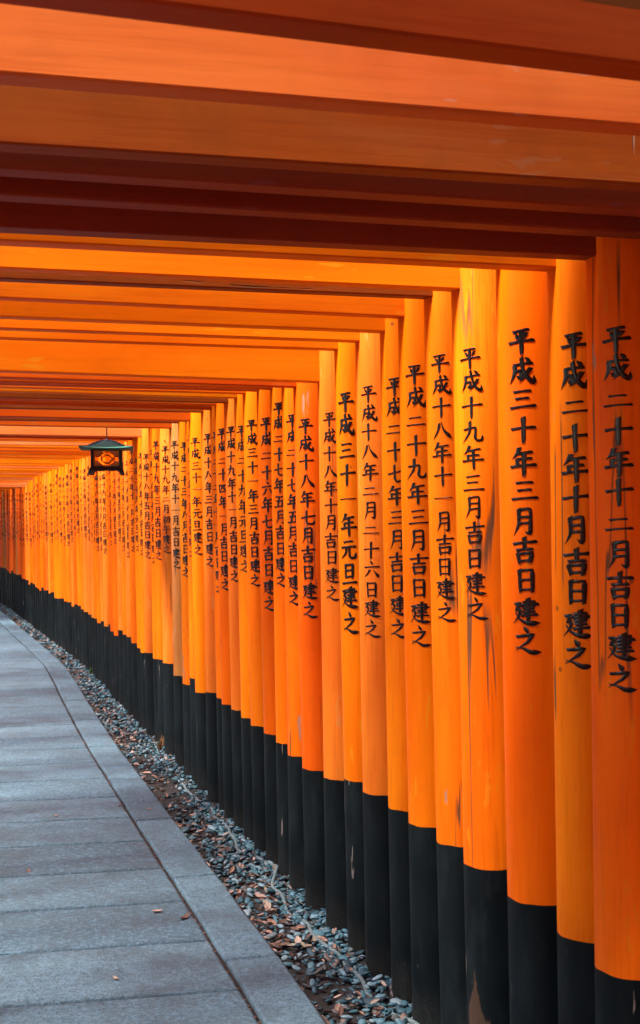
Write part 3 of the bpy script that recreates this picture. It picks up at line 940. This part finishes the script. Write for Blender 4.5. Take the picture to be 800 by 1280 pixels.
spots = []
for d0, d1, dens, o0, o1 in ((2.9, 7.0, 3000, -.12, GRAV + .005), (7.0, 13, 1700, -.10, GRAV + .005), (13, 24, 900, -.08, GRAV + .005)):
    sa, sb = s_of(d0), s_of(d1)
    cnt = int((sb - sa) * (o1 - o0) * dens)
    for _ in range(cnt):
        s_, o_ = rng.uniform(sa, sb), rng.uniform(o0, o1)
        dp = d_of(s_)
        p = frame(s_, o_)
        # bare, leafy soil close to the kerb and beside some posts
        patch = noise.noise(Vector((p.x * 1.7, p.y * 1.7, 9)))
        if o_ > GRAV * .50 and rng.random() < .62 + .6 * patch:
            continue
        big = 1.0 if dp < 9 else 1.25
        size = float(np.clip(rng.normal(.0118, .0042), .0055, .024)) * big
        spots.append((dp, p.x, p.y, size, rng.uniform(0, 6.28), rng.uniform(-.5, .5), rng.uniform(-.5, .5), rng.random(), int(rng.integers(0, 8)), rng.uniform(0, 1) ** 2))
spots.sort(key=lambda t: -t[3] / t[0] if t[0] > 3.55 else 0)
def eul(rx, ry, rz):
    return Matrix.Rotation(rz, 3, 'Z') @ Matrix.Rotation(ry, 3, 'Y') @ Matrix.Rotation(rx, 3, 'X')
for (dp, x, y, size, rz, rx, ry, tone, kind, hgt) in spots[:280]:
    o = bpy.data.objects.new('pebble', peb_mesh[kind])
    link(o, gravel_bed)
    o.location = (x, y, size * .35 + hgt * .016)
    o.rotation_euler = (rx, ry, rz)
    o.scale = (size,) * 3
def merged(name, items, mat, parent):
    shapes1 = [pebble_shape(v1, q) for q in range(8)]
    shapes2 = [pebble_shape(v2, q) for q in range(8)]
    VV, FF, TT = [], [], []
    off = 0
    for (dp, x, y, size, rz, rx, ry, tone, kind, hgt) in items:
        sh, ff = (shapes2[kind], f2) if dp < 7 else (shapes1[kind], f1)
        m = np.array(eul(rx, ry, rz))
        vv = sh @ m.T * size + np.array([x, y, size * .35 + hgt * .016])
        VV.append(vv); FF.append(ff + off); TT.append(np.full(len(vv), tone))
        off += len(vv)
    V = np.concatenate(VV); F = np.concatenate(FF); Tn = np.concatenate(TT)
    me = bpy.data.meshes.new(name)
    me.vertices.add(len(V)); me.vertices.foreach_set('co', V.ravel().astype(np.float32))
    me.loops.add(F.size); me.loops.foreach_set('vertex_index', F.ravel().astype(np.int32))
    me.polygons.add(len(F)); me.polygons.foreach_set('loop_start', np.arange(0, F.size, 3, dtype=np.int32))
    me.polygons.foreach_set('use_smooth', np.ones(len(F), dtype=bool))
    me.update(calc_edges=True)
    at_ = me.attributes.new('tone', 'FLOAT', 'POINT')
    at_.data.foreach_set('value', Tn.astype(np.float32))
    me.materials.append(mat)
    o = bpy.data.objects.new(name, me)
    link(o, parent)
    o['kind'] = 'stuff'
    return o
gravel = merged('loose_gravel', spots[280:], M_pebs, gravel_bed)

# ------------------------------------------------------------------ dry leaves
def leaf_grid(seed, n=7):
    """a curled dry leaf about 1 long, with thickness left to its curl"""
    rs = random.Random(seed)
    curl, bend, tw = rs.uniform(.2, 1.0), rs.uniform(-.5, .9), rs.uniform(-.5, .5)
    wmax = rs.uniform(.18, .30)
    V, F = [], []
    for i in range(n + 1):
        t = i / n
        wd = wmax * math.sin(math.pi * min(1, t * .93 + .05)) ** .8 * (1 + rs.uniform(-.12, .12))
        for j in (-1, -.5, 0, .5, 1):
            x = (t - .5)
            y = wd * j
            z = curl * abs(j) ** 1.6 * wd * .8 + bend * (t - .5) ** 2 + tw * (t - .5) * y
            V.append((x, y, z + .03))
    for i in range(n):
        for j in range(4):
            k = i * 5 + j
            F.append((k, k + 1, k + 6, k + 5)[::-1])
    return V, F
LV = [leaf_grid(q) for q in range(8)]
VV, FF, TT = [], [], []
off = 0
for _ in range(2200):
    s_ = s_of(3.0) + (s_of(20) - s_of(3.0)) * rng.random() ** 1.4
    o_ = float(np.clip(rng.normal(GRAV * .72, GRAV * .26), -.05, GRAV - .005))
    p = frame(s_, o_)
    pt_ = noise.noise(Vector((p.x * 2.2, p.y * 2.2, 33)))
    if rng.random() > .45 + pt_ * .9:
        continue
    v, f = LV[int(rng.integers(0, 8))]
    L = rng.uniform(.018, .05)
    m = np.array(eul(rng.uniform(-.6, .6), rng.uniform(-.5, .5), rng.uniform(0, 6.28)))
    vv = np.array(v) @ m.T * L + np.array([p.x, p.y, .012 + .012 * rng.random()])
    VV.append(vv); FF += [tuple(q + off for q in x) for x in f]; TT += [rng.random()] * len(v)
    off += len(v)
lit = mesh_obj('leaf_litter', [tuple(x) for x in np.concatenate(VV)], FF, M_leafs, smooth=True)
at_ = lit.data.attributes.new('tone', 'FLOAT', 'POINT')
at_.data.foreach_set('value', np.array(TT, dtype=np.float32))
lit['kind'] = 'stuff'
lit['label'] = 'brown dry leaf litter among the pebbles beside the kerb'
lit['category'] = 'leaf litter'
# crumbs of leaf caught in the long seam between slabs and kerb
VV, FF, TT = [], [], []
off = 0
for _ in range(240):
    s_ = rng.uniform(s_of(3.2), s_of(9)); p = frame(s_, GRAV + KERB + .007 + rng.normal(0, .008))
    v, f = LV[int(rng.integers(0, 8))]
    L = rng.uniform(.006, .02)
    m = np.array(eul(rng.uniform(-.6, .6), rng.uniform(-.5, .5), rng.uniform(0, 6.28)))
    vv = np.array(v) @ m.T * L + np.array([p.x, p.y, .040])
    VV.append(vv); FF += [tuple(q + off for q in x) for x in f]; TT += [rng.random() * .6] * len(v)
    off += len(v)
cr = mesh_obj('leaf_crumbs', [tuple(x) for x in np.concatenate(VV)], FF, M_leafs, smooth=True)
at_ = cr.data.attributes.new('tone', 'FLOAT', 'POINT'); at_.data.foreach_set('value', np.array(TT, dtype=np.float32))
cr['kind'] = 'stuff'
cr['label'] = 'brown leaf crumbs caught in the long paving seam'
cr['category'] = 'leaf litter'
# single leaves lying on the slabs: plan position, length
for k, (x, y, L, rz, lab) in enumerate([
    (-.61, 4.79, .045, .3, 'curled brown leaf lying on a slab joint near the left, below mid path'),
    (-.500, 4.72, .060, 1.1, 'reddish brown leaf lying beside the long seam'),
    (-.655, 4.10, .035, 2.2, 'small tan leaf in the middle of a front slab'),
    (-.245, 3.66, .040, .5, 'rusty leaf stuck in the seam at the bottom of the photo'),
    (-1.22, 5.35, .045, 1.9, 'pinkish brown leaf near the left edge of the paving'),
    (-.995, 7.30, .070, .2, 'pale brown leaf lying flat on the slabs beyond mid path'),
    (-1.02, 6.52, .030, 1.2, 'tiny dark leaf on the paving left of the seam'),
    (-.86, 6.45, .045, .2, 'dark leaf on the kerb stone beside the gravel'),
    (-1.30, 6.3, .030, 2.4, 'tiny dark leaf near the left edge of the slabs')]):
    v, f = LV[k % 8]
    o = mesh_obj('dry_leaf', [tuple(c_ * L for c_ in q) for q in v], f, M_leaf, smooth=True, loc=(x * 1.027, y * 1.027, .0515), rot=(0, 0, rz))
    tag(o, lab, 'leaf', 'leaves on the paving')

# ------------------------------------------------------------------ half-buried hose wandering through the gravel
M_hose = simple('weathered_hose', (.13, .18, .18), .4, .5, 0, .45, 30, .0008)
def tube_along(name, pts, r, mat, seg=8):
    P = [Vector(p) for p in pts]
    vs, fs = [], []
    for i, p in enumerate(P):
        t_ = (P[min(i + 1, len(P) - 1)] - P[max(i - 1, 0)]).normalized()
        u_ = t_.cross(Vector((0, 0, 1))).normalized(); v_ = u_.cross(t_)
        for k_ in range(seg):
            an = 2 * math.pi * k_ / seg
            vs.append(tuple(p + (u_ * math.cos(an) + v_ * math.sin(an)) * r))
    for i in range(len(P) - 1):
        for k_ in range(seg):
            fs.append((i * seg + k_, i * seg + (k_ + 1) % seg, (i + 1) * seg + (k_ + 1) % seg, (i + 1) * seg + k_))
    fs.append(tuple(range(seg))[::-1]); fs.append(tuple((len(P) - 1) * seg + q for q in range(seg)))
    return mesh_obj(name, vs, fs, mat, smooth=True)
pts = []
n = 420
for i in range(n + 1):
    s_ = s_of(3.1) + (s_of(7.4) - s_of(3.1)) * i / n
    wn = lambda k, f_: noise.noise(Vector((s_ * f_, k, .3)))
    o_ = .115 + .075 * wn(2.1, 2.3) + .03 * wn(7.7, 5.5)
    z_ = .008 + .034 * wn(4.4, 2.9) + .016 * wn(9.1, 6.1)
    p = frame(s_, o_)
    pts.append((p.x, p.y, z_))
tag(tube_along('hose', pts, .0075, M_hose), 'pale grey hose wandering half buried through the pebbles at the post feet', 'hose')

# ------------------------------------------------------------------ small growth at the post feet
M_green = simple('sprout_leaf', (.05, .13, .03), .5, .4, 0, .4, 40)
M_straw = simple('dry_straw', (.16, .075, .03), .8, .2, 0, .4, 40)
def tuft(name, loc, h, nb, mat, seed, wd, part='blade'):
    rs = random.Random(seed)
    root = empty(name, loc)
    for k in range(nb):
        an = rs.uniform(0, 6.28); ln_ = rs.uniform(.2, .9); hh = h * rs.uniform(.5, 1)
        V, F = [], []
        for i in range(6):
            t_ = i / 5
            x_ = math.cos(an) * ln_ * hh * t_ ** 1.6; y_ = math.sin(an) * ln_ * hh * t_ ** 1.6
            ww = wd * math.sin(math.pi * (t_ * .9 + .08))
            V += [(x_ - math.sin(an) * ww, y_ + math.cos(an) * ww, hh * t_), (x_, y_, hh * t_ - ww * .3), (x_ + math.sin(an) * ww, y_ - math.cos(an) * ww, hh * t_)]
        for i in range(5):
            F += [(i * 3, i * 3 + 1, i * 3 + 4, i * 3 + 3), (i * 3 + 1, i * 3 + 2, i * 3 + 5, i * 3 + 4)]
        mesh_obj(part, V, F, mat, root, smooth=True)
    return root
p = frame(s_of(12.4), .10)
tag(tuft('sprout', (p.x, p.y, 0), .10, 9, M_green, 3, .010, 'leaf_blade'), 'small green sprout growing from gravel against the far black posts', 'plant')
p = frame(s_of(8.45), .09)
tag(tuft('dry_grass_tuft', (p.x, p.y, 0), .16, 22, M_straw, 8, .0035), 'rusty brown dry grass tuft against the foot of a black post', 'grass tuft')
